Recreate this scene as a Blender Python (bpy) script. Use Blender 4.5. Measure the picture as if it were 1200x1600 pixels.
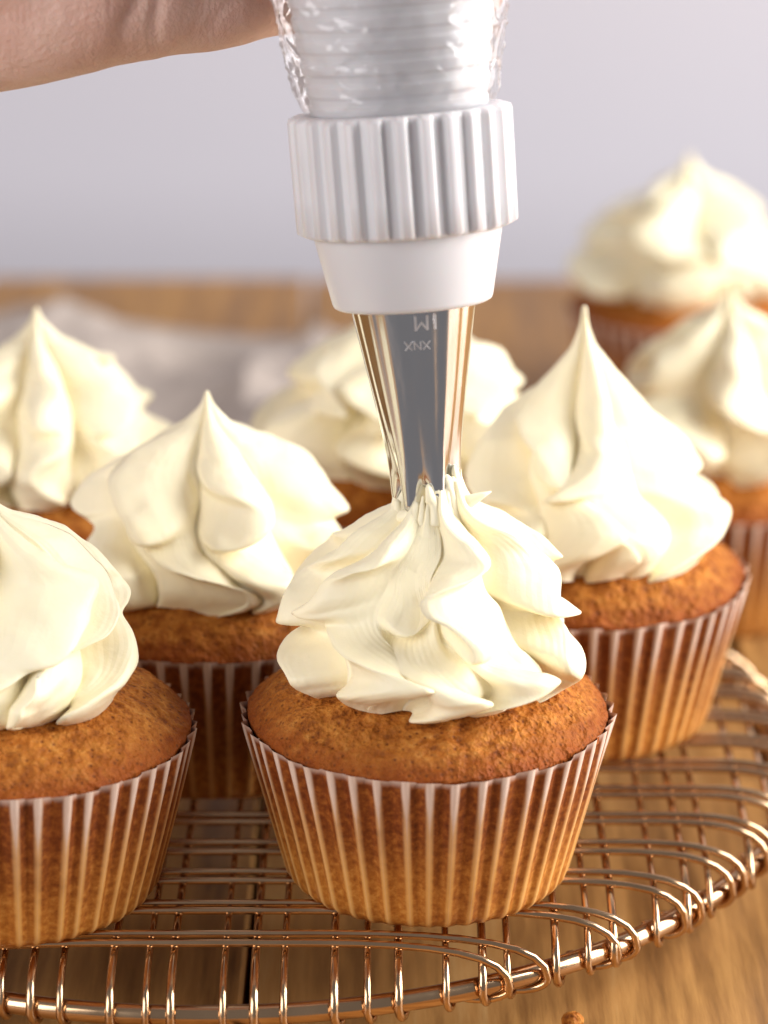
import bpy, math, random
import numpy as np
from mathutils import Vector, Matrix

# ------------------------------------------------------------------ clear
for o in list(bpy.data.objects):
    bpy.data.objects.remove(o, do_unlink=True)
scene = bpy.context.scene
COL = scene.collection
S = 0.01                                    # everything below is written in centimetres
rng = np.random.default_rng(7)
random.seed(7)

# ------------------------------------------------------------------ camera
PITCH = math.radians(18.92)
CAM = Vector((-0.83, -56.758, 26.705))
cd = bpy.data.cameras.new('camera')
cd.sensor_fit = 'VERTICAL'
cd.sensor_height = 36.0
cd.lens = 5057.0 / 1600.0 * 36.0
cd.clip_start = 0.02
cd.clip_end = 50
cam = bpy.data.objects.new('camera', cd)
COL.objects.link(cam)
cam.location = CAM * S
cam.rotation_euler = (math.pi / 2 - PITCH, 0, 0)
cd.dof.use_dof = True
cd.dof.focus_distance = 60.0 * S
cd.dof.aperture_fstop = 9.6
scene.camera = cam

# ------------------------------------------------------------------ world, lamps, exposure
w = bpy.data.worlds.new('World')
scene.world = w
w.use_nodes = True
bg = w.node_tree.nodes['Background']
bg.inputs[0].default_value = (0.95, 0.92, 0.96, 1)
bg.inputs[1].default_value = 0.20


def area(name, loc, target, sx, sy, power, color):
    l = bpy.data.lights.new(name, 'AREA')
    l.shape = 'RECTANGLE'
    l.size, l.size_y = sx * S, sy * S
    l.energy = power
    l.color = color
    o = bpy.data.objects.new(name, l)
    COL.objects.link(o)
    o.location = Vector(loc) * S
    o.rotation_euler = (Vector(target) - Vector(loc)).to_track_quat('-Z', 'Y').to_euler()
    return o


area('window_light', (74, 2, 34), (0, 4, 6), 64, 72, 15.0, (1.0, 0.985, 0.96))
area('reflector_light', (-66, -50, 34), (-3, 4, 10), 60, 60, 5.0, (1.0, 0.97, 0.96))

vs = scene.view_settings
vs.view_transform = 'Standard'
vs.look = 'None'
vs.gamma = 1.0
vs.exposure = 0.2
vs.use_curve_mapping = False


# ------------------------------------------------------------------ helpers
def tag(o, label=None, cat=None, group=None, kind=None):
    if label: o['label'] = label
    if cat: o['category'] = cat
    if group: o['group'] = group
    if kind: o['kind'] = kind
    return o


def empty(name, loc=(0, 0, 0), rot=None):
    o = bpy.data.objects.new(name, None)
    o.empty_display_size = 0.01
    o.location = Vector(loc) * S
    if rot is not None:
        o.rotation_euler = rot
    COL.objects.link(o)
    return o


def mesh(name, verts, faces, mat, parent=None, smooth=True, attrs=None, uv=None):
    me = bpy.data.meshes.new(name)
    v = np.asarray(verts, float) * S
    me.from_pydata(v.tolist(), [], [list(map(int, f)) for f in faces])
    if smooth:
        me.polygons.foreach_set('use_smooth', [True] * len(me.polygons))
    if attrs:
        for k, a in attrs.items():
            at = me.attributes.new(k, 'FLOAT', 'POINT')
            at.data.foreach_set('value', np.asarray(a, np.float32))
    if mat:
        me.materials.append(mat)
    me.update()
    o = bpy.data.objects.new(name, me)
    COL.objects.link(o)
    if parent:
        o.parent = parent
    return o


def grid_faces(nr, nc, wrap=True, off=0, flip=False):
    f = []
    for i in range(nr - 1):
        for j in range(nc if wrap else nc - 1):
            a = off + i * nc + j
            b = off + i * nc + (j + 1) % nc
            q = (a, b, b + nc, a + nc)
            f.append(q[::-1] if flip else q)
    return f


def _hash(ix, iy, iz, seed):
    h = (ix * 374761393 + iy * 668265263 + iz * 2147483647 + seed * 974634777) & 0xffffffff
    h = ((h ^ (h >> 13)) * 1274126177) & 0xffffffff
    h = h ^ (h >> 16)
    return (h & 0xffff) / 32767.5 - 1.0


def noise(p, scale=1.0, seed=0, octaves=1):
    p = np.asarray(p, float) * scale
    out = np.zeros(p.shape[:-1])
    amp = 1.0
    for o in range(octaves):
        q = p * (2 ** o) + 17.3 * o
        i = np.floor(q).astype(np.int64)
        f = q - i
        f = f * f * (3 - 2 * f)
        r = 0
        for dx in (0, 1):
            for dy in (0, 1):
                for dz in (0, 1):
                    wgt = (f[..., 0] if dx else 1 - f[..., 0]) * (f[..., 1] if dy else 1 - f[..., 1]) * (f[..., 2] if dz else 1 - f[..., 2])
                    r = r + wgt * _hash(i[..., 0] + dx, i[..., 1] + dy, i[..., 2] + dz, seed + o)
        out += amp * r
        amp *= 0.5
    return out


def tube(path, rad, sides=8, closed=False, cap=True):
    """tube swept along a polyline (n,3), rad scalar or (n,)"""
    P = np.asarray(path, float)
    n = len(P)
    rad = np.broadcast_to(np.asarray(rad, float), (n,))
    if closed:
        T = np.roll(P, -1, 0) - np.roll(P, 1, 0)
    else:
        T = np.gradient(P, axis=0)
    T /= np.linalg.norm(T, axis=1, keepdims=True)
    ref = np.array([0, 0, 1.0]) if abs(T[0][2]) < .9 else np.array([1.0, 0, 0])
    N = ref - T[0] * (ref @ T[0]); N /= np.linalg.norm(N)
    verts = []
    a = np.linspace(0, 2 * math.pi, sides, endpoint=False)
    for i in range(n):
        N = N - T[i] * (N @ T[i]); N /= np.linalg.norm(N)
        B = np.cross(T[i], N)
        verts.append(P[i] + rad[i] * (np.cos(a)[:, None] * N + np.sin(a)[:, None] * B))
    V = np.concatenate(verts)
    F = grid_faces(n, sides)
    if closed:
        F += [((n - 1) * sides + j, (n - 1) * sides + (j + 1) % sides, (j + 1) % sides, j) for j in range(sides)]
    elif cap:
        F.append(tuple(range(sides))[::-1])
        F.append(tuple(range((n - 1) * sides, n * sides)))
    return V, F


def lathe(prof, seg=64, capb=False, capt=False):
    p = np.asarray(prof, float)
    a = np.linspace(0, 2 * math.pi, seg, endpoint=False)
    V = np.stack([p[:, :1] * np.cos(a), p[:, :1] * np.sin(a), np.repeat(p[:, 1:2], seg, 1)], -1).reshape(-1, 3)
    F = grid_faces(len(p), seg)
    if capb: F.append(tuple(range(seg))[::-1])
    if capt: F.append(tuple(range((len(p) - 1) * seg, len(p) * seg)))
    return V, F


# ------------------------------------------------------------------ materials
class NT:
    def __init__(self, name):
        self.m = bpy.data.materials.new(name)
        self.m.use_nodes = True
        self.t = self.m.node_tree
        self.b = self.t.nodes['Principled BSDF']
        self.out = self.t.nodes['Material Output']

    def n(self, kind, **kw):
        nd = self.t.nodes.new(kind)
        for k, v in kw.items():
            if k.startswith('i_'):
                nd.inputs[k[2:].replace('_', ' ')].default_value = v
            else:
                setattr(nd, k, v)
        return nd

    def l(self, a, b):
        self.t.links.new(a, b)

    def val(self, x, sock):
        if hasattr(x, 'is_linked'):
            self.l(x, sock)
        else:
            sock.default_value = x

    def math(self, op, a, b=0.0, clamp=False):
        nd = self.t.nodes.new('ShaderNodeMath'); nd.operation = op; nd.use_clamp = clamp
        self.val(a, nd.inputs[0]); self.val(b, nd.inputs[1])
        return nd.outputs[0]

    def mix(self, f, a, b):
        nd = self.t.nodes.new('ShaderNodeMix'); nd.data_type = 'RGBA'
        self.val(f, nd.inputs[0]); self.val(a, nd.inputs[6]); self.val(b, nd.inputs[7])
        return nd.outputs[2]

    def ramp(self, f, stops):
        nd = self.t.nodes.new('ShaderNodeValToRGB')
        el = nd.color_ramp.elements
        while len(el) < len(stops): el.new(0.5)
        for e, (p, c) in zip(el, stops):
            e.position = p
            e.color = c if len(c) == 4 else (*c, 1)
        self.l(f, nd.inputs[0])
        return nd.outputs[0]

    def remap(self, f, a, b, c=0.0, d=1.0):
        nd = self.t.nodes.new('ShaderNodeMapRange'); nd.interpolation_type = 'SMOOTHSTEP'
        self.l(f, nd.inputs[0])
        for i, v in enumerate((a, b, c, d)): self.val(v, nd.inputs[i + 1])
        return nd.outputs[0]

    def coord(self, scale=(1, 1, 1), rot=(0, 0, 0), loc=None):
        tc = self.n('ShaderNodeTexCoord')
        mp = self.n('ShaderNodeMapping')
        mp.inputs['Scale'].default_value = scale
        mp.inputs['Rotation'].default_value = rot
        self.l(tc.outputs['Object'], mp.inputs[0])
        if loc is not None: self.l(loc, mp.inputs[1])
        return mp.outputs[0]

    def noise(self, vec, scale, detail=4, rough=.55):
        nd = self.n('ShaderNodeTexNoise')
        nd.inputs['Scale'].default_value = scale
        nd.inputs['Detail'].default_value = detail
        nd.inputs['Roughness'].default_value = rough
        self.l(vec, nd.inputs['Vector'])
        return nd.outputs[0]

    def attr(self, name):
        nd = self.n('ShaderNodeAttribute'); nd.attribute_name = name
        return nd.outputs['Fac']

    def bump(self, h, strength, dist):
        nd = self.n('ShaderNodeBump')
        nd.inputs['Strength'].default_value = strength
        nd.inputs['Distance'].default_value = dist
        self.l(h, nd.inputs['Height'])
        self.l(nd.outputs[0], self.b.inputs['Normal'])
        return nd

    def set(self, **kw):
        for k, v in kw.items():
            self.val(v, self.b.inputs[k.replace('_', ' ')])
        return self


def rnd_loc(t):
    oi = t.n('ShaderNodeObjectInfo')
    c = t.n('ShaderNodeCombineXYZ')
    for i, k in enumerate((7.0, 13.0, 3.0)):
        t.l(t.math('MULTIPLY', oi.outputs['Random'], k), c.inputs[i])
    return c.outputs[0], oi.outputs['Random']


# frosting: dense cream, light scatters a few millimetres
t = NT('cream_frosting')
v = t.coord()
n1 = t.noise(v, 60, 4)
col = t.mix(n1, (0.965, 0.86, 0.58, 1), (0.975, 0.90, 0.69, 1))
t.set(Base_Color=col, Roughness=0.42, Subsurface_Weight=0.10, Subsurface_Scale=0.0025)
t.b.inputs['Subsurface Radius'].default_value = (1.0, 0.75, 0.35)
t.b.inputs['Specular IOR Level'].default_value = 0.32
st = t.attr('streak')
h = t.math('ADD', t.math('MULTIPLY', st, 0.5), t.math('MULTIPLY', t.noise(v, 900, 3), 0.35))
t.bump(h, 0.35, 0.0006)
M_FROST = t.m

# cake crumb
t = NT('baked_crumb')
loc, rn = rnd_loc(t)
v = t.coord(loc=loc)
n_big = t.noise(v, 45, 4)
n_mid = t.noise(v, 380, 5, .62)
vor = t.n('ShaderNodeTexVoronoi'); vor.inputs['Scale'].default_value = 620; t.l(v, vor.inputs['Vector'])
vor2 = t.n('ShaderNodeTexVoronoi'); vor2.inputs['Scale'].default_value = 1300; t.l(v, vor2.inputs['Vector'])
edge = t.attr('edge')
c = t.ramp(n_mid, [(0.30, (0.10, 0.022, 0.004)), (0.45, (0.34, 0.105, 0.015)), (0.6, (0.52, 0.20, 0.035)), (0.78, (0.72, 0.37, 0.10))])
c2 = t.mix(t.remap(n_big, .35, .7, 0, .55), c, (0.40, 0.125, 0.017, 1))
c3 = t.mix(t.math('MULTIPLY', edge, 0.85), c2, (0.26, 0.055, 0.008, 1))
pores = t.remap(vor.outputs['Distance'], .06, .3)
vor3 = t.n('ShaderNodeTexVoronoi'); vor3.inputs['Scale'].default_value = 330; t.l(v, vor3.inputs['Vector'])
holes = t.remap(t.math('ADD', vor3.outputs['Distance'], t.math('MULTIPLY', t.math('SUBTRACT', t.noise(v, 150, 3), .5), 1.3)), -.04, .14)
c4 = t.mix(t.math('MULTIPLY', pores, t.remap(holes, 0.0, 1.0, .45, 1.0)), (0.17, 0.046, 0.009, 1), c3)
t.set(Base_Color=c4, Roughness=0.6)
t.b.inputs['Specular IOR Level'].default_value = 0.14
h = t.math('ADD', t.math('MULTIPLY', vor.outputs['Distance'], .8), t.math('ADD', t.math('MULTIPLY', n_mid, 1.2), t.math('ADD', t.math('MULTIPLY', holes, .4), t.math('MULTIPLY', vor2.outputs['Distance'], .4))))
t.bump(h, 0.8, 0.0009)
M_CAKE = t.m

# greaseproof paper case: greased where it clings to the cake, dry and white along the outer pleats
t = NT('greaseproof_paper')
loc, rn = rnd_loc(t)
v = t.coord(loc=loc)
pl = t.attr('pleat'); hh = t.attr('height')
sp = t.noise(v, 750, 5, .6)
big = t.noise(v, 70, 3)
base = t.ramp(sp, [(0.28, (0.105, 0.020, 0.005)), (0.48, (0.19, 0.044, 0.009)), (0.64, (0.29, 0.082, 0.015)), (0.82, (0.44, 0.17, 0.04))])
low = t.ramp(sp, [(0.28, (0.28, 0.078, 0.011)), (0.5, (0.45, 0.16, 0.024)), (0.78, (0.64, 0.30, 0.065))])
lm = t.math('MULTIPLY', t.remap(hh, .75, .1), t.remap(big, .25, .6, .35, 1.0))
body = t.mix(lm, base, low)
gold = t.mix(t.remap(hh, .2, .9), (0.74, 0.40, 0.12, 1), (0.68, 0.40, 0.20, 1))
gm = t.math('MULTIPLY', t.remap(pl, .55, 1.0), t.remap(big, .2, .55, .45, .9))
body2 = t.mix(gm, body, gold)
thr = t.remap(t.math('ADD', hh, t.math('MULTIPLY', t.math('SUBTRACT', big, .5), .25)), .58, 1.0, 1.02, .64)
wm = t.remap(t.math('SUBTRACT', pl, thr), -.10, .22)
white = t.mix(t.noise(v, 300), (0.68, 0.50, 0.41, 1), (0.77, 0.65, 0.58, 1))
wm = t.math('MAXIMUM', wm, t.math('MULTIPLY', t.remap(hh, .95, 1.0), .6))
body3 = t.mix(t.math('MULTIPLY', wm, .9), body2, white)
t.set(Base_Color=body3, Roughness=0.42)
t.b.inputs['Specular IOR Level'].default_value = 0.28
t.bump(t.noise(v, 500, 3), 0.25, 0.0004)
M_PAPER = t.m

# copper wire
t = NT('copper_wire')
v = t.coord()
n = t.noise(v, 90, 4)
t.set(Base_Color=t.mix(n, (0.52, 0.325, 0.18, 1), (0.72, 0.50, 0.31, 1)), Metallic=1.0, Roughness=t.remap(n, .3, .7, .11, .22))
M_COPPER = t.m

# polished steel of the nozzle
t = NT('polished_steel')
v = t.coord((1, 1, .12))
n = t.noise(v, 500, 3)
t.set(Base_Color=(0.68, 0.68, 0.685, 1), Metallic=1.0, Roughness=t.remap(n, .3, .7, .10, .18), Anisotropic=0.75)
tg = t.n('ShaderNodeTangent'); tg.direction_type = 'RADIAL'; tg.axis = 'Z'
t.l(tg.outputs[0], t.b.inputs['Tangent'])
t.b.inputs['Anisotropic Rotation'].default_value = 0.25
M_STEEL = t.m
t = NT('engraved_steel')
t.set(Base_Color=(0.74, 0.73, 0.75, 1), Metallic=1.0, Roughness=0.5)
M_ENGRAVE = t.m

# white plastic
t = NT('white_plastic')
v = t.coord()
t.set(Base_Color=(0.655, 0.64, 0.66, 1), Roughness=0.33, Subsurface_Weight=0.15, Subsurface_Scale=0.002)
t.b.inputs['Specular IOR Level'].default_value = 0.4
t.bump(t.noise(v, 400, 3), 0.04, 0.0004)
M_PLASTIC = t.m

# clear film of the bag
t = NT('clear_film')
v = t.coord()
tr = t.n('ShaderNodeBsdfTransparent'); tr.inputs[0].default_value = (0.985, 0.985, 0.985, 1)
gl = t.n('ShaderNodeBsdfGlossy'); gl.inputs[0].default_value = (0.95, 0.95, 0.97, 1); gl.inputs['Roughness'].default_value = 0.08
df = t.n('ShaderNodeBsdfTranslucent'); df.inputs[0].default_value = (0.85, 0.84, 0.85, 1)
d2 = t.n('ShaderNodeBsdfDiffuse'); d2.inputs[0].default_value = (0.8, 0.79, 0.8, 1)
bm = t.n('ShaderNodeBump'); bm.inputs['Strength'].default_value = 0.18; bm.inputs['Distance'].default_value = 0.001
vv = t.coord((1, 1, .5), (0.3, 0.5, 0))
t.l(t.noise(vv, 190, 5, .65), bm.inputs['Height'])
for nd in (gl, df, d2): t.l(bm.outputs[0], nd.inputs['Normal'])
fr = t.n('ShaderNodeFresnel'); fr.inputs[0].default_value = 1.5; t.l(bm.outputs[0], fr.inputs['Normal'])
m1 = t.n('ShaderNodeMixShader'); t.l(t.math('ADD', t.math('MULTIPLY', fr.outputs[0], .65), .02, True), m1.inputs[0]); t.l(tr.outputs[0], m1.inputs[1]); t.l(gl.outputs[0], m1.inputs[2])
m2 = t.n('ShaderNodeMixShader'); m2.inputs[0].default_value = .5; t.l(df.outputs[0], m2.inputs[1]); t.l(d2.outputs[0], m2.inputs[2])
m3 = t.n('ShaderNodeMixShader'); m3.inputs[0].default_value = .07; t.l(m1.outputs[0], m3.inputs[1]); t.l(m2.outputs[0], m3.inputs[2])
t.l(m3.outputs[0], t.out.inputs[0])
M_FILM = t.m

# skin
t = NT('skin')
v = t.coord()
n = t.noise(v, 70, 5)
fine = t.noise(v, 900, 4)
t.set(Base_Color=t.mix(t.remap(n, .3, .7), (0.70, 0.42, 0.335, 1), (0.80, 0.54, 0.45, 1)), Roughness=0.5, Subsurface_Weight=0.25, Subsurface_Scale=0.004)
t.b.inputs['Subsurface Radius'].default_value = (1.0, 0.35, 0.2)
t.bump(t.math('ADD', fine, t.math('MULTIPLY', t.noise(t.coord((1, .3, .35), (0, .3, 0)), 330, 4), 1.2)), 0.55, 0.0009)
M_SKIN = t.m

# wood
t = NT('oiled_wood')
loc, rn = rnd_loc(t)
v = t.coord((1, .07, 1), loc=loc)
v2 = t.coord((1, .22, 1), loc=loc)
g1 = t.noise(v, 110, 6, .6)
g2 = t.noise(v, 420, 4, .65)
g3 = t.noise(v2, 26, 3)
gg = t.math('ADD', t.math('MULTIPLY', g1, .6), t.math('MULTIPLY', g2, .4))
c = t.ramp(gg, [(0.3, (0.10, 0.042, 0.013)), (0.44, (0.34, 0.165, 0.05)), (0.56, (0.56, 0.29, 0.09)), (0.7, (0.68, 0.41, 0.16))])
c = t.mix(t.remap(g3, .35, .7, 0, .45), c, (0.33, 0.165, 0.052, 1))
c = t.mix(t.math('MULTIPLY', rn, .3), c, (0.12, 0.066, 0.034, 1))
t.set(Base_Color=c, Roughness=t.remap(g1, .3, .7, .38, .55))
t.b.inputs['Specular IOR Level'].default_value = 0.18
t.bump(gg, .4, .0007)
M_WOOD = t.m

t = NT('dark_wood_core')
v = t.coord()
t.set(Base_Color=t.mix(t.noise(v, 90), (0.02, 0.012, 0.008, 1), (0.035, 0.02, 0.012, 1)), Roughness=0.8)
M_CORE = t.m

t = NT('lavender_grey_wall')
v = t.coord()
n = t.noise(v, 6, 4)
t.set(Base_Color=t.mix(n, (0.59, 0.565, 0.62, 1), (0.62, 0.595, 0.65, 1)), Roughness=0.85)
t.bump(t.noise(v, 120, 4), .1, .001)
M_WALL = t.m

t = NT('pale_linen')
v = t.coord()
wv = t.noise(v, 900, 2)
t.set(Base_Color=t.mix(wv, (0.47, 0.395, 0.345, 1), (0.55, 0.47, 0.42, 1)), Roughness=0.9)
t.bump(wv, .3, .0005)
M_LINEN = t.m

# ------------------------------------------------------------------ setting: table, wall
TZ = -2.2
wall = mesh('wall', [(-160, 74, -60), (160, 74, -60), (160, 74, 160), (-160, 74, 160)], [(0, 1, 2, 3)], M_WALL, smooth=False)
tag(wall, 'plain lavender grey wall behind the table', kind='structure')


def box(x0, x1, y0, y1, z0, z1, bev=0.0):
    if bev <= 0:
        V = [(x, y, z) for z in (z0, z1) for y in (y0, y1) for x in (x0, x1)]
        F = [(0, 2, 3, 1), (4, 5, 7, 6), (0, 1, 5, 4), (2, 6, 7, 3), (0, 4, 6, 2), (1, 3, 7, 5)]
        return np.array(V, float), F
    V = []
    for (z, ins) in ((z0, 0), (z1 - bev, 0), (z1, bev)):
        V += [(x0 + ins, y0 + ins, z), (x1 - ins, y0 + ins, z), (x1 - ins, y1 - ins, z), (x0 + ins, y1 - ins, z)]
    F = [(3, 2, 1, 0)]
    for k in (0, 4):
        F += [(k + j, k + (j + 1) % 4, k + 4 + (j + 1) % 4, k + 4 + j) for j in range(4)]
    F.append((8, 9, 10, 11))
    return np.array(V, float), F


V, F = box(-75, 75, -14.5, 52.5, TZ - 3.2, TZ - 1.9)
table = mesh('table', V, F, M_CORE, smooth=False)
tag(table, 'brown wooden table of boards laid front to back', kind='structure')
pw = 11.2
for k in range(-7, 8):
    x0 = k * pw - 3.45
    V, F = box(-pw / 2 + .09, pw / 2 - .09, -34, 34, -1.9, 0, .09)
    o = mesh('plank', V, F, M_WOOD, table, smooth=False)
    o.location = Vector((x0 + pw / 2, 18.8, TZ + (.02 * ((k * 7) % 5 - 2)))) * S
    o.rotation_euler = (0, 0, math.radians(0))

# ------------------------------------------------------------------ cupcakes
PROF = dict(
    A=[(.5, 8.0), (.66, 7.64), (.88, 7.36), (1.5, 7.06), (2.15, 6.56), (2.62, 5.97), (2.88, 5.4), (2.97, 4.95), (2.82, 4.5), (2.3, 4.1)],
    B=[(.1, 7.72), (.35, 7.55), (.8, 7.38), (1.45, 7.08), (2.05, 6.55), (2.55, 5.85), (2.8, 5.2), (2.8, 4.8), (2.6, 4.42), (2.2, 4.12)],
    C=[(.03, 7.85), (.13, 7.58), (.5, 7.22), (1.2, 6.95), (2.0, 6.5), (2.6, 5.95), (3.0, 5.3), (3.02, 4.8), (2.95, 4.35), (2.6, 3.98)],
    D=[(.05, 9.12), (.09, 8.75), (.26, 8.3), (.9, 7.55), (1.5, 6.95), (2.2, 6.4), (2.75, 5.85), (3.02, 5.2), (3.0, 4.6), (2.65, 3.98)],
)
PROF['E'] = PROF['C']
LOBES = dict(
    A=[[(0, -80), (.15, -76), (.35, -79), (.55, -86), (.73, -86), (.8, -76), (.84, -62), (.91, -69), (1, -61)],
       [(0, -36), (.11, -38), (.29, -35), (.37, -34), (.45, -58), (.56, -66), (.67, -46), (.74, -22), (.79, -14), (.87, -26), (1, -34)],
       ([(0, -14), (.5, -12), (.62, -20), (.74, -12), (.86, 6), (.93, 8), (1, 2)], [(0, .95), (.1, .9), (.24, .66), (.42, .6), (.58, .8), (.72, .86), (.84, 1.02), (1, 1.0)]),
       [(0, 10), (.1, 8), (.25, 24), (.36, 28), (.45, 2), (.52, -5), (.6, 14), (.68, 24), (.75, 26), (.86, 35), (1, 26)],
       [(0, 50), (.1, 50), (.28, 70), (.45, 78), (.55, 64), (.66, 84), (.74, 58), (.86, 70), (1, 56)],
       125, 180, 232],
    B=[-80, -30,
       [(0, 10), (.107, 30), (.268, 41), (.428, 52), (.535, 49), (.605, 35), (.672, 21), (.776, 13), (.863, 12), (1, 14)],
       [(0, 70), (.2, 84), (.334, 86), (.485, 79), (.585, 67), (.649, 46), (.726, 35), (.809, 27), (.873, 30), (1, 34)],
       [(0, 105), (.28, 112), (.48, 98), (.666, 91), (.763, 75), (.833, 64), (.883, 58), (1, 62)],
       165, 225],
    C=[[(0, -95), (.077, -95), (.308, -80), (.518, -80), (.692, -83), (.759, -66), (.836, -52), (1, -55)],
       [(0, -60), (.074, -62), (.204, -60), (.378, -57), (.522, -44), (.662, -32), (.766, -22), (.826, -9), (.933, -6), (1, -10)],
       [(0, 15), (.187, 19), (.398, 22), (.542, 23), (.689, 17), (.813, 19), (1, 30)],
       [(0, 90), (.3, 100), (.5, 92), (.686, 81), (.833, 77), (1, 68)],
       150, 208],
    D=[[(0, -95), (.247, -100), (.445, -91), (.629, -66), (.746, -56), (.856, -42), (1, -46)],
       [(0, -55), (.1, -58), (.274, -64), (.415, -54), (.505, -33), (.602, -17), (.732, -11), (.839, -13), (1, -20)],
       [(0, 25), (.268, 18), (.405, 14), (.502, 6), (.622, -4), (.722, -1), (.816, 6), (.943, 16), (1, 18)],
       [(0, 95), (.33, 98), (.54, 100), (.682, 95), (.742, 72), (.87, 80), (1, 58)],
       150, 208],
    E=[[(0, -80), (.13, -75), (.298, -40), (.495, -34), (.666, -28), (.813, -17), (1, -22)],
       [(0, 5), (.304, 9), (.468, 14), (.679, 7), (.796, 9), (1, 3)],
       [(0, 70), (.237, 70), (.448, 60), (.599, 53), (.719, 43), (1, 46)],
       115, 165, 220],
)


DEPTH = [.62, .46, .38, .46, .57, .79]


def smooth_rows(a, k):
    w_ = np.hanning(2 * k + 3)[1:-1]; w_ /= w_.sum()
    pad = np.concatenate([np.repeat(a[:1], k, 0), a, np.repeat(a[-1:], k, 0)])
    return np.stack([np.convolve(pad[:, j], w_, 'valid') for j in range(a.shape[1])], 1)


def frosting_mesh(prof, lobes, seed, off=(0, 0), scale=1.0, tucks=(.11, .2), swing=1.7):
    """a piped star of cream: crisp crests wander down a domed core and fold over the hollows beside them"""
    r = np.random.default_rng(seed)
    NTt, NS = 170, 34
    t = np.linspace(0, 1, NTt)
    p = np.array(prof, float)
    d = np.r_[0, np.cumsum(np.hypot(*np.diff(p, axis=0).T))]; d /= d[-1]
    Rr = np.interp(t, d, p[:, 0]); Z = np.interp(t, d, p[:, 1])
    RZ = smooth_rows(np.stack([Rr, Z], 1), 6); Rr, Z = RZ[:, 0], RZ[:, 1]
    rfac = [L[1] if isinstance(L, tuple) else [(0, 1), (1, 1)] for L in lobes]
    lobes = [L[0] if isinstance(L, tuple) else L for L in lobes]
    n = len(lobes)
    phi = np.zeros((NTt, n))
    grow = np.clip(t / .35, 0, 1)
    for k, L in enumerate(lobes):
        if isinstance(L, (int, float)):
            a1, a2 = r.uniform(9, 15), r.uniform(5, 8)
            w1, w2 = r.uniform(6, 9), r.uniform(12, 16)
            ph1, ph2 = r.uniform(0, 6.28, 2)
            phi[:, k] = L + grow * (a1 * np.sin(w1 * t + ph1) + a2 * np.sin(w2 * t + ph2))
        else:
            L = np.array(L, float)
            phi[:, k] = np.interp(t, L[:, 0], L[:, 1])
    phi = smooth_rows(phi, 4)
    base = phi[int(.2 * NTt):].mean(0)
    phi = base + swing * (phi - base)
    for k in range(n):                                  # ripples that fold the crests sideways
        phi[:, k] += r.uniform(5.5, 9) * np.sin(r.uniform(19, 25) * t + r.uniform(0, 6.28)) * np.clip((t - .3) / .2, 0, 1)
    slow = base[None] + smooth_rows(phi - base[None], 26)
    lag = base[None] + .18 * (phi - base[None]) + .5 * (slow - base[None])
    nxt = np.roll(lag, -1, 1).copy(); nxt[:, -1] += 360
    groove = .5 * (lag + nxt)
    gprev = np.roll(groove, 1, 1).copy(); gprev[:, 0] -= 360
    depth = np.interp(t, [0, .08, .25, .5, .75, 1], DEPTH)
    sk = np.clip((t - .70) / .14, 0, 1); sk = sk * sk * (3 - 2 * sk)
    rows, streak = [], []
    for k in range(n):
        rf = np.array(rfac[k], float)
        rs = np.interp(t, rf[:, 0], rf[:, 1]) * (1 + .03 * np.sin(r.uniform(5, 9) * t + r.uniform(0, 6.28)) * grow)
        tk = r.uniform(.64, .76)
        tuck = np.exp(-((t - tk) / .05) ** 2) * r.uniform(*tucks)
        lip = np.exp(-((t - tk + .09) / .07) ** 2)
        rs = rs * (1 + .03 * lip) - tuck
        dz = .05 * np.sin(r.uniform(9, 14) * t + r.uniform(0, 6.28)) * grow - (.06 + tucks[1] * .6) * lip
        phw = r.uniform(0, 6.28); nw = r.choice([1, 2])
        gap = np.clip(np.abs(groove[:, k] - gprev[:, k]) / 55.0, .65, 1.2)
        for j in range(NS):
            s_ = j / NS
            v = 2 * s_ - 1
            e = abs(v)                                  # 0 crest, 1 groove
            tri = 1 - (math.sqrt(e * e + .03) - math.sqrt(.03)) / (math.sqrt(1.03) - math.sqrt(.03))
            c = .62 * tri ** 1.45 + .38 * math.sin(math.pi / 2 * tri) ** 1.2
            g = gprev[:, k] if v < 0 else groove[:, k]
            a = phi[:, k] + (g - phi[:, k]) * e ** .92
            dep = 1 - (1 - depth) * gap
            R = Rr * (dep + (rs - dep) * c)
            hem = math.cos(math.pi * 2 * nw * s_ + phw)
            R = R * (1 + .045 * sk + sk * .055 * hem)
            z = Z + dz * c - .12 * c * np.sin(math.pi * t) + sk * .07 * math.sin(math.pi * 2 * nw * s_ + phw + .8)
            an = np.radians(a + sk * 3.5 * math.sin(math.pi * 2 * nw * s_ + phw))
            rows.append(np.stack([R * np.sin(an), -R * np.cos(an), z], 1))
            streak.append(np.full(NTt, .5 + .5 * math.sin(v * 19 + k * 3.1) * math.sin(v * 37 + k)))
    G = np.stack(rows, 1)
    ST = np.stack(streak, 1)
    nn = noise(G, 1.2, seed, 2)
    rad = G[..., :2] / (np.linalg.norm(G[..., :2], axis=-1, keepdims=True) + 1e-6)
    amp = (.075 * np.clip((t - .1) / .3, 0, 1))[:, None]
    G[..., :2] += rad * (nn * amp)[..., None]
    G[..., 2] += noise(G, 1.5, seed + 5, 2) * amp * .7 * np.clip((1 - t) / .15, 0, 1)[:, None]
    G[..., 2] += .008 * noise(G, 8, seed + 8, 2) * np.clip((t - .08) / .1, 0, 1)[:, None]
    nc = G.shape[1]
    b1 = G[-1].copy(); b1[:, :2] *= .9; b1[:, 2] -= .06
    b2 = G[-1].copy(); b2[:, :2] *= .3
    G = np.concatenate([G, b1[None], b2[None]])
    ST = np.concatenate([ST, ST[-1:], ST[-1:]])
    V = G.reshape(-1, 3) * np.array([scale, scale, 1])
    V[:, 0] += off[0]; V[:, 1] += off[1]
    F = grid_faces(NTt + 2, nc, flip=True)
    nv = len(V)
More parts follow.
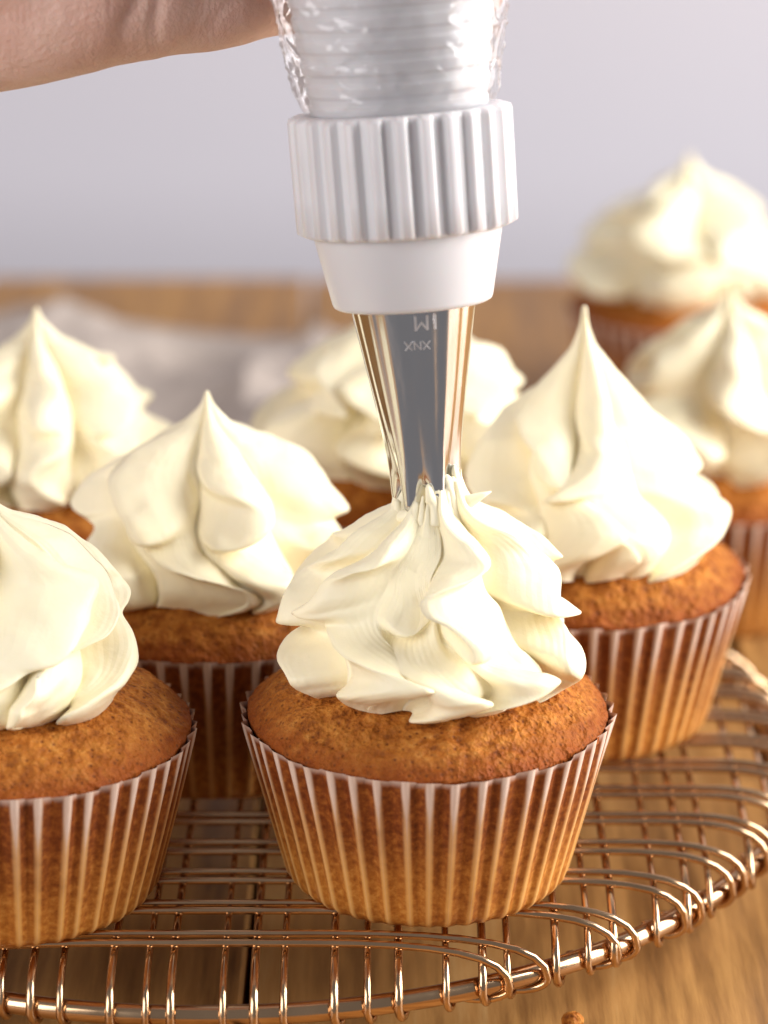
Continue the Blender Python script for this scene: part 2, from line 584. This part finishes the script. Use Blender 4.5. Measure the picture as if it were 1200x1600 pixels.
    V = np.concatenate([V, [[V[:nc, 0].mean(), V[:nc, 1].mean(), V[:nc, 2].max() + .05]]])
    F += [(j, (j + 1) % nc, nv) for j in range(nc)]
    return V, F, np.r_[ST.reshape(-1), .5]


def dome(r):
    return 3.28 + 1.02 * (1 - np.clip(r / 3.42, 0, 1) ** 4)


def cake_mesh(seed):
    seg = 200
    rr = np.r_[np.linspace(0.4, 2.4, 6), np.linspace(2.5, 3.40, 46)]
    zz = dome(rr)
    # side, tucked inside the paper case
    rr2 = np.array([3.38, 3.30, 3.18, 2.9]); zz2 = np.array([3.20, 3.02, 2.7, 1.6])
    R = np.r_[rr, rr2]; Zp = np.r_[zz, zz2]
    a = np.linspace(0, 2 * math.pi, seg, endpoint=False)
    P = np.stack([R[:, None] * np.cos(a), R[:, None] * np.sin(a), np.repeat(Zp[:, None], seg, 1)], -1)
    edge = np.clip((R - 2.95) / .45, 0, 1)
    n1 = noise(P, .9, seed, 2); n2 = noise(P, 3.2, seed + 3, 3); n3 = noise(P, 9.0, seed + 9, 2)
    top = (np.arange(len(R)) < len(rr))[:, None]
    P[..., 2] += np.where(top, .05 * n1 + .05 * n2 + .022 * n3, .0)
    lip = np.exp(-((R - 3.42) / .16) ** 2)[:, None]
    P[..., 2] += lip * (.07 * noise(P, 2.3, seed + 20, 2))
    rs = 1 + lip * (.008 * n1 + .006 * n2)
    P[..., 0] *= rs; P[..., 1] *= rs
    V = P.reshape(-1, 3)
    F = grid_faces(len(R), seg, flip=True)
    F.append(tuple(range(seg)))
    return V, F, np.repeat(edge, seg)


def liner_mesh(seed):
    r = np.random.default_rng(seed)
    N, SUB = 46, 10
    seg = N * SUB
    hs = np.linspace(0, 1, 18)
    k = np.arange(seg) // SUB
    s = (np.arange(seg) % SUB) / SUB
    tri = 1 - np.abs(2 * s - 1)                       # 0 valley, 1 outer fold
    tri = np.clip(tri * 1.08, 0, 1) ** 1.1
    jit = r.uniform(-.09, .09, N)
    ang = (k + .5 + (s - .5) + jit[k] * np.sin(math.pi * s)) * 2 * math.pi / N
    ampk = r.uniform(.75, 1.25, N)
    topk = r.uniform(-.03, .04, N)
    rows, pl, hh = [], [], []
    for h in hs:
        R0 = 2.62 + (3.42 - 2.62) * h ** .92
        amp = (.055 + .07 * h ** 1.5) * ampk[k]
        R = R0 + amp * tri
        z = np.full(seg, 3.30 * h) + (topk[k] + .05 * (tri - .5)) * (h > .99)
        rows.append(np.stack([R * np.cos(ang), R * np.sin(ang), z], 1))
        pl.append(tri); hh.append(np.full(seg, h))
    # rounded foot
    foot = rows[0].copy(); foot[:, :2] *= .965; foot[:, 2] = 0
    rows[0][:, 2] = .10
    rows.insert(0, foot); pl.insert(0, tri); hh.insert(0, np.zeros(seg))
    V = np.concatenate(rows)
    V[:, :2] *= (1 + .006 * noise(V, .6, seed, 1))[:, None]
    F = grid_faces(len(rows), seg)
    F.append(tuple(range(seg))[::-1])
    return V, F, np.concatenate(pl), np.concatenate(hh)


liner_src = [liner_mesh(s) for s in (1, 2)]
LINER_ME, CAKE_ME = [], []


def cupcake(key, loc, label, prof, lobes, seed, off=(0, 0), fscale=1.0, rz=0.0, tucks=(.11, .2), swing=1.7):
    root = empty('cupcake', loc)
    tag(root, label, 'cupcake', 'frosted cupcakes')
    V, F, pl, hh = liner_mesh(seed)
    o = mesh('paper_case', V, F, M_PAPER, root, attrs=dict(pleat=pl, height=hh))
    o.rotation_euler = (0, 0, rz)
    V, F, ed = cake_mesh(seed)
    o = mesh('cake', V, F, M_CAKE, root, attrs=dict(edge=ed))
    V, F, st = frosting_mesh(prof, lobes, seed, off, fscale, tucks, swing)
    o = mesh('frosting', V, F, M_FROST, root, attrs=dict(streak=st))
    return root


FL = [-75, -15, 45, 105, 165, 225]
cupcake('A', (0, 0, 0), 'front centre cupcake being frosted, steel nozzle touching its cream', PROF['A'], LOBES['A'], 11, off=(.13, 0), fscale=1.04, tucks=(.18, .28), swing=1.25)
cupcake('B', (-7.86, -.83, 0), 'near left cupcake cut off by the left edge, showing golden crumb and pale case', PROF['B'], LOBES['B'], 12, off=(-.14, 0), tucks=(.06, .11))
cupcake('C', (-4.3, 5.8, 0), 'cupcake behind the two nearest, its dark shaded case between them', PROF['C'], LOBES['C'], 13, off=(-.1, 0), tucks=(.16, .26), swing=1.9)
cupcake('D', (3.37, 7.66, 0), 'tall pointed cupcake standing right behind the front centre cupcake', PROF['D'], LOBES['D'], 14, off=(-.07, 0), tucks=(.16, .26), swing=1.9)
cupcake('E', (-8.3, 12.2, 0), 'blurred cupcake at the left edge, behind two nearer left ones', PROF['E'], LOBES['E'], 15, off=(-.2, 0))
cupcake('F', (-.4, 13.6, 0), 'blurred cupcake partly hidden behind the steel nozzle', PROF['C'], [x + 12 for x in FL], 16, fscale=1.1)
cupcake('G', (7.7, 20.5, TZ), 'blurred cupcake at the right edge, in front of the farthest cupcake', [(a_, 3.98 + (b_ - 3.98) * 1.15) for a_, b_ in PROF['C']], [x + 25 for x in FL], 17)
PH = [(a_, 3.98 + (b_ - 3.98) * 1.03) for a_, b_ in PROF['C']]
cupcake('H', (8.2, 37, TZ), 'farthest and most blurred cupcake, top right against the wall', PH, FL, 18, fscale=1.1)

# ------------------------------------------------------------------ wire rack
RC = np.array([-4.18, 7.95]); RR = 12.1; RZ_ = -1.0
rack = empty('wire_rack', (RC[0], RC[1], TZ))
tag(rack, 'round rose gold wire cooling rack under the cupcakes', 'cooling rack')
RH = -TZ                                             # local z of the rack plane (world z = 0)
a = np.linspace(0, 2 * math.pi, 160, endpoint=False)
V, F = tube(np.stack([RR * np.cos(a), RR * np.sin(a), np.full(160, RZ_ + RH)], 1), .2, 14, closed=True)
mesh('rim', V, F, M_COPPER, rack)


def wire_path(offset, axis, zc, rw, jog):
    half = math.sqrt(RR ** 2 - offset ** 2)
    cosA = half / RR                                 # obliqueness of wire against the rim
    st = 1 / max(cosA, .45)
    hk = .185 + rw + .012

    def end():
        pts = []
        L = min(1.7 * st, half * .6)
        for u in np.linspace(0, 1, 9):               # bend down to the outside of the rim
            p0, p1, p2, p3 = (-L, zc), (-L * .25, zc), (hk * st, zc + (RZ_ - zc) * .25), (hk * st, RZ_)
            b = ((1 - u) ** 3, 3 * u * (1 - u) ** 2, 3 * u * u * (1 - u), u ** 3)
            pts.append((sum(b[i] * q[0] for i, q in enumerate((p0, p1, p2, p3))), sum(b[i] * q[1] for i, q in enumerate((p0, p1, p2, p3)))))
        for q in np.linspace(0, 178, 13)[1:]:
            q = math.radians(q)
            pts.append((hk * st * math.cos(q), RZ_ - hk * math.sin(q)))
        return pts, L
    e, L = end()
    right = [(half + x, z) for x, z in e]
    left = [(-half - x, z) for x, z in e][::-1]
    mid = [(x, zc) for x in np.linspace(-half + L, half - L, 10)[1:-1]]
    pts = left + mid + right
    out = []
    ne = len(e)
    for i, (x, z) in enumerate(pts):
        dd = offset
        # the hook steps sideways so the coil does not run into itself
        if i >= len(pts) - 12: dd += jog * (i - (len(pts) - 12)) / 12
        if i < 12: dd += jog * (12 - i) / 12
        out.append((x, dd, z + RH) if axis == 0 else (dd, x, z + RH))
    return np.array(out)


ys_x = []
y = -11.0
k = 0
while y < 11.2:                                      # pairs of wires running left to right
    ys_x.append(y); y += .36 if k % 2 == 0 else .98
    k += 1
for y in ys_x:
    P_ = wire_path(y + rng.uniform(-.04, .04), 0, -.085, .08, .17)
    V, F = tube(P_, .08, 8)
    mesh('cross_wire', V, F, M_COPPER, rack)
x = -11.2
k = 0
while x < 11.3:                                      # wires running away from the viewer, below them
    P_ = wire_path(x + rng.uniform(-.05, .05), 1, -.245, .07 if k % 2 else .085, .2)
    V, F = tube(P_, .07 if k % 2 else .085, 8)
    mesh('lengthwise_wire', V, F, M_COPPER, rack)
    x += (.5, .92, .62)[k % 3]
    k += 1
for deg in (8, 130, 236):
    q = math.radians(deg)
    fx, fy = RR * math.cos(q), RR * math.sin(q)
    V, F = tube(np.array([(fx, fy, RH + RZ_ - .1), (fx * 1.01, fy * 1.01, .5), (fx * 1.012, fy * 1.012, .02)]), np.array([.13, .13, .16]), 10)
    mesh('foot', V, F, M_COPPER, rack)

# ------------------------------------------------------------------ piping bag
tip = np.array([-.04, 0, 7.62])
axis = np.array([-.55, 1.0, 7.5]); axis /= np.linalg.norm(axis)
bag = empty('piping_bag', tip)
zq = Vector(axis).to_track_quat('Z', 'Y')
# keep local -y towards the viewer
ex = np.cross(np.array([0, 1.0, 0]), axis); ex /= np.linalg.norm(ex)
ey = np.cross(axis, ex)
bag.rotation_euler = Matrix((ex, ey, axis)).transposed().to_euler()
tag(bag, 'clear piping bag with white ribbed coupler and steel star nozzle', 'piping bag')

# nozzle with six cut teeth
seg = 144
aa = np.linspace(0, 2 * math.pi, seg, endpoint=False)
ss = np.r_[np.linspace(0, 1.0, 14), np.linspace(1.1, 3.9, 30)]
rows = []
for s_ in ss:
    R0 = np.interp(s_, [0, .8, 3.62, 3.9], [.55, .655, 1.145, 1.15])
    fl = np.clip((2.6 - s_) / 2.6, 0, 1) ** 2.6
    tooth = np.cos(6 * aa + .6)
    R_ = R0 * (1 + fl * .16 * tooth + .022 * np.abs(np.sin(6 * aa + .6)) ** 1.5 + .006 * np.sin(24 * aa + 1) * np.clip(s_ / .6, 0, 1))
    z_ = s_ + (0.16 * (1 - np.abs(tooth)) * 0 - .22 * np.clip(tooth, -1, 1)) * (np.clip((.5 - s_) / .5, 0, 1))
    rows.append(np.stack([R_ * np.cos(aa), R_ * np.sin(aa), z_], 1))
inner = [r_ * np.array([.93, .93, 1]) for r_ in rows[:8]][::-1]
allrows = inner + rows
V = np.concatenate(allrows)
nozzle = mesh('nozzle', V, grid_faces(len(allrows), seg), M_STEEL, bag)


def cone_text(body, size, s_mid, ang0, name):
    cu = bpy.data.curves.new('lettering', 'FONT')
    cu.body = body
    cu.size = size * S
    cu.align_x = 'CENTER'
    cu.extrude = .008 * S
    tmp = bpy.data.objects.new('lettering', cu)
    COL.objects.link(tmp)
    dg = bpy.context.evaluated_depsgraph_get()
    me = bpy.data.meshes.new_from_object(tmp.evaluated_get(dg))
    bpy.data.objects.remove(tmp)
    for vv_ in me.vertices:
        x_, y_, e_ = vv_.co.x / S, vv_.co.y / S, vv_.co.z / S
        s_ = s_mid - y_                              # lettering stands on its head
        R0 = np.interp(s_, [0, .8, 3.62, 3.9], [.55, .655, 1.145, 1.15]) * 1.026 + .004 + e_
        q = ang0 - x_ / R0
        vv_.co = Vector((R0 * math.cos(q), R0 * math.sin(q), s_)) * S
    me.materials.append(M_ENGRAVE)
    o = bpy.data.objects.new(name, me)
    COL.objects.link(o)
    o.parent = nozzle
    return o


cone_text('1M', .40, 3.46, math.radians(-90 + 12), 'stamped_size')
cone_text('XNX', .22, 2.98, math.radians(-90 + 2), 'stamped_mark')

# coupler collar and ribbed ring
V, F = lathe([(1.17, 3.55), (1.40, 3.55), (1.45, 3.58), (1.475, 3.64), (1.72, 4.85), (1.74, 4.98), (1.5, 5.0)], 96)
mesh('coupler_collar', V, F, M_PLASTIC, bag)
NR = 27; SUBR = 12
seg = NR * SUBR
aa = np.linspace(0, 2 * math.pi, seg, endpoint=False)
sfr = (np.arange(seg) % SUBR) / SUBR
rib = np.where((sfr > .06) & (sfr < .58), 1.0, 0.0)
rib = np.where((np.abs(sfr - .0833) < .05) | (np.abs(sfr - .5) < .05), .85, rib)
rows = []
for (R0, z_, am) in [(1.70, 4.93, 0), (1.85, 4.90, 0), (1.90, 4.93, .3), (1.91, 4.99, 1), (1.915, 5.6, 1), (1.925, 6.3, 1), (1.93, 6.98, 1), (1.925, 7.05, .85), (1.90, 7.09, .3), (1.80, 7.10, 0), (1.5, 7.08, 0)]:
    R_ = R0 - .02 + .135 * rib * am
    rows.append(np.stack([R_ * np.cos(aa), R_ * np.sin(aa), np.full(seg, z_)], 1))
o = mesh('coupler_ring', np.concatenate(rows), grid_faces(len(rows), seg), M_PLASTIC, bag)
# threaded inner part seen through the film
prof = []
for s_ in np.linspace(6.9, 10.6, 200):
    R0 = np.interp(s_, [6.9, 7.1, 10.6], [1.58, 1.58, 2.02])
    ph = ((s_ - 6.95) / .40) % 1.0
    th = np.clip(1 - abs(ph - .5) / .36, 0, 1)
    prof.append((R0 + .035 * min(1, th * 2.4), s_))
prof.append((1.4, 10.64))
V, F = lathe(prof, 96)
th_ = np.arctan2(V[:, 1], V[:, 0])
V[:, 2] += .02 * np.sin(th_)
mesh('threaded_neck', V, F, M_PLASTIC, bag)
# cream inside the bag above the neck
V, F = lathe([(1.3, 10.6), (2.05, 10.7), (2.3, 11.1), (2.5, 11.7), (2.75, 13.5), (2.6, 16), (2.0, 18), (.7, 19.2), (.3, 19.5)], 64, capt=True)
V[:, :2] *= (1 + .03 * noise(V, .8, 3, 2))[:, None]
mesh('cream_filling', V, F, M_FROST, bag)
# film
seg = 220
aa = np.linspace(0, 2 * math.pi, seg, endpoint=False)
sf = np.r_[np.linspace(7.02, 10.5, 110), np.linspace(10.7, 19, 40), np.linspace(19.2, 23, 16)]
rows = []
for s_ in sf:
    R0 = np.interp(s_, [7.0, 7.12, 7.3, 8.0, 9.3, 10.5, 12, 14, 16, 18, 19.5, 21, 23], [1.66, 1.74, 1.80, 1.94, 2.14, 2.34, 2.64, 2.85, 2.75, 2.15, .55, .9, 1.3])
    rows.append(np.stack([R0 * np.cos(aa), R0 * np.sin(aa), np.full(seg, s_)], 1))
G = np.stack(rows)
q = G.copy(); q[..., 2] *= .45
skew = np.stack([np.arctan2(G[..., 1], G[..., 0]) * 2.0 + .8 * G[..., 2], G[..., 2] * .8 - np.arctan2(G[..., 1], G[..., 0]), G[..., 0] * .3], -1)
wr = noise(q, 1.5, 41, 2)
cr = np.clip(1 - 5 * np.abs(noise(skew, 1.3, 55, 2)), 0, 1) + .7 * np.clip(1 - 6 * np.abs(noise(skew[..., [1, 0, 2]], 1.9, 71, 2)), 0, 1)
G[..., :2] *= (1 + (.02 * wr + .026 * cr) * np.clip((G[..., 2] - 7.1) / .35, 0, 1))[..., None]
mesh('bag_film', G.reshape(-1, 3), grid_faces(len(sf), seg), M_FILM, bag)
# cream smeared up the teeth of the nozzle
Vs, Fs, off_ = [], [], 0
rs_ = np.random.default_rng(5)
for k in range(44):
    q = rs_.uniform(-math.pi, math.pi) if k < 24 else rs_.normal(-.45, .45)
    right = math.exp(-((q + .35) / .7) ** 2)
    top_ = rs_.uniform(-.05, .30) + right * rs_.uniform(.1, .42)
    s_ = np.linspace(-.5, top_, 16)
    R_ = np.interp(s_, [-.5, 0, .8, 1.2], [.58, .575, .635, .72]) + rs_.uniform(-.02, .01)
    qq = q + .16 * np.sin(s_ * 3.5 + k) * rs_.uniform(0, 1) - .2 * s_ * rs_.uniform(-1, 1)
    rad_ = np.interp(np.linspace(0, 1, 16), [0, .45, .8, .93, 1], [.15, .10, .075, .06, .025]) * rs_.uniform(.7, 1.25)
    V_, F_ = tube(np.stack([R_ * np.cos(qq), R_ * np.sin(qq), s_], 1), rad_, 9)
    V_ = V_ + (.025 * noise(V_, 6, k, 2))[:, None]
    Vs.append(V_); Fs += [tuple(i_ + off_ for i_ in f_) for f_ in F_]; off_ += len(V_)
aa = np.linspace(0, 2 * math.pi, 96, endpoint=False)
V_, F_ = tube(np.stack([.50 * np.cos(aa), .50 * np.sin(aa), -.30 + .05 * np.sin(3 * aa)], 1), .13, 12, closed=True)
V_ = V_ + (.05 * noise(V_, 3.5, 91, 2))[:, None]
Vs.append(V_); Fs += [tuple(i_ + off_ for i_ in f_) for f_ in F_]
V = np.concatenate(Vs)
mesh('smeared_cream', V, Fs, M_FROST, bag, attrs=dict(streak=np.full(len(V), .5)))
# small flick of cream to the right of the tip
P_ = np.array([(.55, -.25, -.22), (.8, -.3, -.15), (1.0, -.33, -.05), (1.2, -.33, .02)])
V, F = tube(P_, np.array([.15, .12, .07, .012]), 10)
V += (.03 * noise(V, 4, 4, 1))[:, None]
mesh('cream_flick', V, F, M_FROST, bag)

# ------------------------------------------------------------------ hand
def capsule_chain(points, name, rings=10, sides=18):
    """one closed tapered limb through points [(x,y,z,r, flat)]"""
    P = np.array([q[:3] for q in points], float); R = np.array([q[3] for q in points], float)
    d = np.r_[0, np.cumsum(np.linalg.norm(np.diff(P, axis=0), axis=1))]
    m = max(12, int(d[-1] / .18))
    u = np.linspace(0, d[-1], m)
    Q = np.stack([np.interp(u, d, P[:, i]) for i in range(3)], 1)
    for _ in range(4):
        Q[1:-1] = .25 * Q[:-2] + .5 * Q[1:-1] + .25 * Q[2:]
    rr = np.interp(u, d, R)
    # rounded ends
    T0 = (Q[0] - Q[1]); T0 /= np.linalg.norm(T0)
    T1 = (Q[-1] - Q[-2]); T1 /= np.linalg.norm(T1)
    hs_ = np.array([.25, .5, .7, .86, .95])
    Q = np.concatenate([[Q[0] + T0 * rr[0] * h_ for h_ in hs_[::-1]], Q, [Q[-1] + T1 * rr[-1] * h_ for h_ in hs_]])
    k_ = np.sqrt(1 - hs_ ** 2)
    rr = np.r_[rr[0] * k_[::-1], rr, rr[-1] * k_]
    return tube(Q, rr, sides)


def build_hand():
    limbs = []
    # forearm and wrist (comes in from the left), thick palm made of overlapping limbs
    limbs.append([(-30, 3.0, 19.0, 3.6), (-22, 2.4, 18.8, 3.1), (-15, 1.2, 18.6, 2.7), (-11, .6, 18.6, 2.6)])
    limbs.append([(-13, -.1, 17.0, 1.5), (-10, -.2, 16.85, 1.5), (-7.7, -.1, 17.12, 1.5), (-6.2, .1, 17.4, 1.45), (-5.2, .35, 17.3, 1.2)])     # heel of the palm, little-finger side
    limbs.append([(-12, 0, 18.4, 2.1), (-8, -.1, 18.3, 1.8), (-5.2, .4, 18.4, 1.45)])
    limbs.append([(-11, .0, 20.0, 2.0), (-7, .0, 20.2, 1.6), (-4.8, .5, 20.2, 1.3)])
    limbs.append([(-10, .2, 21.0, 1.7), (-7, .3, 21.9, 1.4), (-4.8, .6, 22.0, 1.2)])
    # fingers wrap round behind the bag
    zs = [(17.08, .9), (18.5, .95), (20.25, 1.0), (22.0, .98)]
    ln = [.86, 1.0, 1.06, .98]
    for (z_, r_), L_ in zip(zs, ln):
        b = 2.35 + (z_ - 16.5) * .1
        limbs.append([(-5.6, .35, z_ + .05, r_ * 1.12), (-4.1, .75, z_, r_ * 1.02), (-2.7, b * .85, z_ + .05, r_ * .95),
                      (-.9, b + .6, z_ + .1, r_ * .9), (.3 * L_, b + .5, z_ + .05, r_ * .84), (1.0 * L_, b + .2, z_, r_ * .74)])
    # thumb in front
    limbs.append([(-9, -.6, 19.8, 1.7), (-6.6, -1.9, 20.2, 1.45), (-4.7, -3.0, 20.6, 1.15), (-3.0, -3.6, 20.8, 1.05), (-1.3, -3.85, 21.0, .98), (.3, -3.5, 21.1, .8)])
    limbs = [[(q[0], q[1] + 2.0, q[2] - .85, q[3]) for q in L_] for L_ in limbs]
    Vs, Fs, off = [], [], 0
    for L_ in limbs:
        V_, F_ = capsule_chain(L_, 'limb')
        Vs.append(V_); Fs += [tuple(i + off for i in f) for f in F_]; off += len(V_)
    o = mesh('hand', np.concatenate(Vs), Fs, M_SKIN)
    rm = o.modifiers.new('r', 'REMESH'); rm.mode = 'VOXEL'; rm.voxel_size = .11 * S; rm.use_smooth_shade = True
    sm = o.modifiers.new('s', 'SMOOTH'); sm.factor = .5; sm.iterations = 9
    dg = bpy.context.evaluated_depsgraph_get()
    me = bpy.data.meshes.new_from_object(o.evaluated_get(dg))
    o.modifiers.clear()
    o.data = me
    n_ = len(me.vertices)
    SH = np.array([0, 2.0, -.85])
    co = np.empty(n_ * 3); me.vertices.foreach_get('co', co); co = co.reshape(-1, 3) / S
    no = np.empty(n_ * 3); me.vertices.foreach_get('normal', no); no = no.reshape(-1, 3)
    # skin folds between palm and little finger
    disp = .03 * noise(co, .9, 2, 2)
    front = np.clip(-no[:, 1] * 1.5 + .2, 0, 1) * np.clip(1.15 + no[:, 2] * 1.3, .12, 1)
    for (x_, z_), (x2, z2), wd, dp in (((-5.75, 15.5), (-5.2, 17.4), .14, .13), ((-4.95, 15.5), (-4.93, 17.4), .10, .10),
                                       ((-5.35, 15.4), (-5.15, 17.4), .06, .035), ((-4.5, 15.5), (-3.85, 16.5), .09, .05),
                                       ((-6.9, 15.2), (-6.1, 17.4), .06, .02), ((-4.6, 15.5), (-4.3, 17.4), .05, .03)):
        z_, z2 = z_ - .4, z2 - .4
        u = (co[:, 2] - z_) / (z2 - z_)
        xc = x_ + (x2 - x_) * u + .05 * np.sin(co[:, 2] * 5)
        disp -= dp * np.exp(-((co[:, 0] - xc) / wd) ** 2) * front * (np.abs(co[:, 2] - 16.5) < 2)
    co += no * disp[:, None]
    me.vertices.foreach_set('co', (co * S).reshape(-1))
    me.polygons.foreach_set('use_smooth', [True] * len(me.polygons))
    if not me.materials: me.materials.append(M_SKIN)
    me.update()
    return o


hand = build_hand()
tag(hand, 'bare hand at top left gripping the piping bag', 'hand')

# ------------------------------------------------------------------ crumpled cloth far left, crumb in front
nu, nv_ = 120, 110
U, W = np.meshgrid(np.linspace(0, 1, nu), np.linspace(0, 1, nv_), indexing='ij')
X = -14.5 + 14.0 * U + 1.0 * np.sin(W * 5); Y = 24 + 22 * W + 1.2 * np.sin(U * 6)
Pn = np.stack([X, Y, X * 0], -1)
ridge = 1 - np.abs(noise(Pn, .16, 3, 2)); ridge2 = 1 - np.abs(noise(Pn, .36, 9, 2))
env = np.clip(np.minimum(np.minimum(U, 1 - U), np.minimum(W, 1 - W)) / .12, 0, 1)
Zc = TZ + .12 + env * (1.2 * ridge ** 2 + .4 * ridge2 ** 2 + 1.0 * np.clip(1 - np.abs(U - .85) / .3, 0, 1) * np.clip(1 - np.abs(W - .35) / .4, 0, 1))
V = np.stack([X, Y, Zc], -1).reshape(-1, 3)
V2 = V.copy(); V2[:, 2] -= .08
nvv = len(V)
F = grid_faces(nu, nv_, wrap=False, flip=True) + grid_faces(nu, nv_, wrap=False, off=nvv)
cloth = mesh('napkin', np.concatenate([V, V2]), F, M_LINEN)
tag(cloth, 'crumpled pale grey cloth lying blurred on the table behind the left cupcakes', 'napkin')

a_ = np.linspace(0, 2 * math.pi, 28, endpoint=False)
e_ = np.linspace(-math.pi / 2 + .12, math.pi / 2 - .12, 16)
V = np.array([(.21 * math.cos(e) * math.cos(a), .21 * math.cos(e) * math.sin(a), .2 + .2 * math.sin(e)) for e in e_ for a in a_])
V += (.02 * noise(V, 6, 2, 2))[:, None]
F = grid_faces(16, 28); F.append(tuple(range(28))[::-1]); F.append(tuple(range(15 * 28, 16 * 28)))
crumb = mesh('crumb', V, F, M_CAKE, attrs=dict(edge=np.zeros(len(V))))
crumb.location = Vector((2.7, -2.45, TZ + .0)) * S
tag(crumb, 'small round brown crumb on the table in front of the rack', 'crumb')
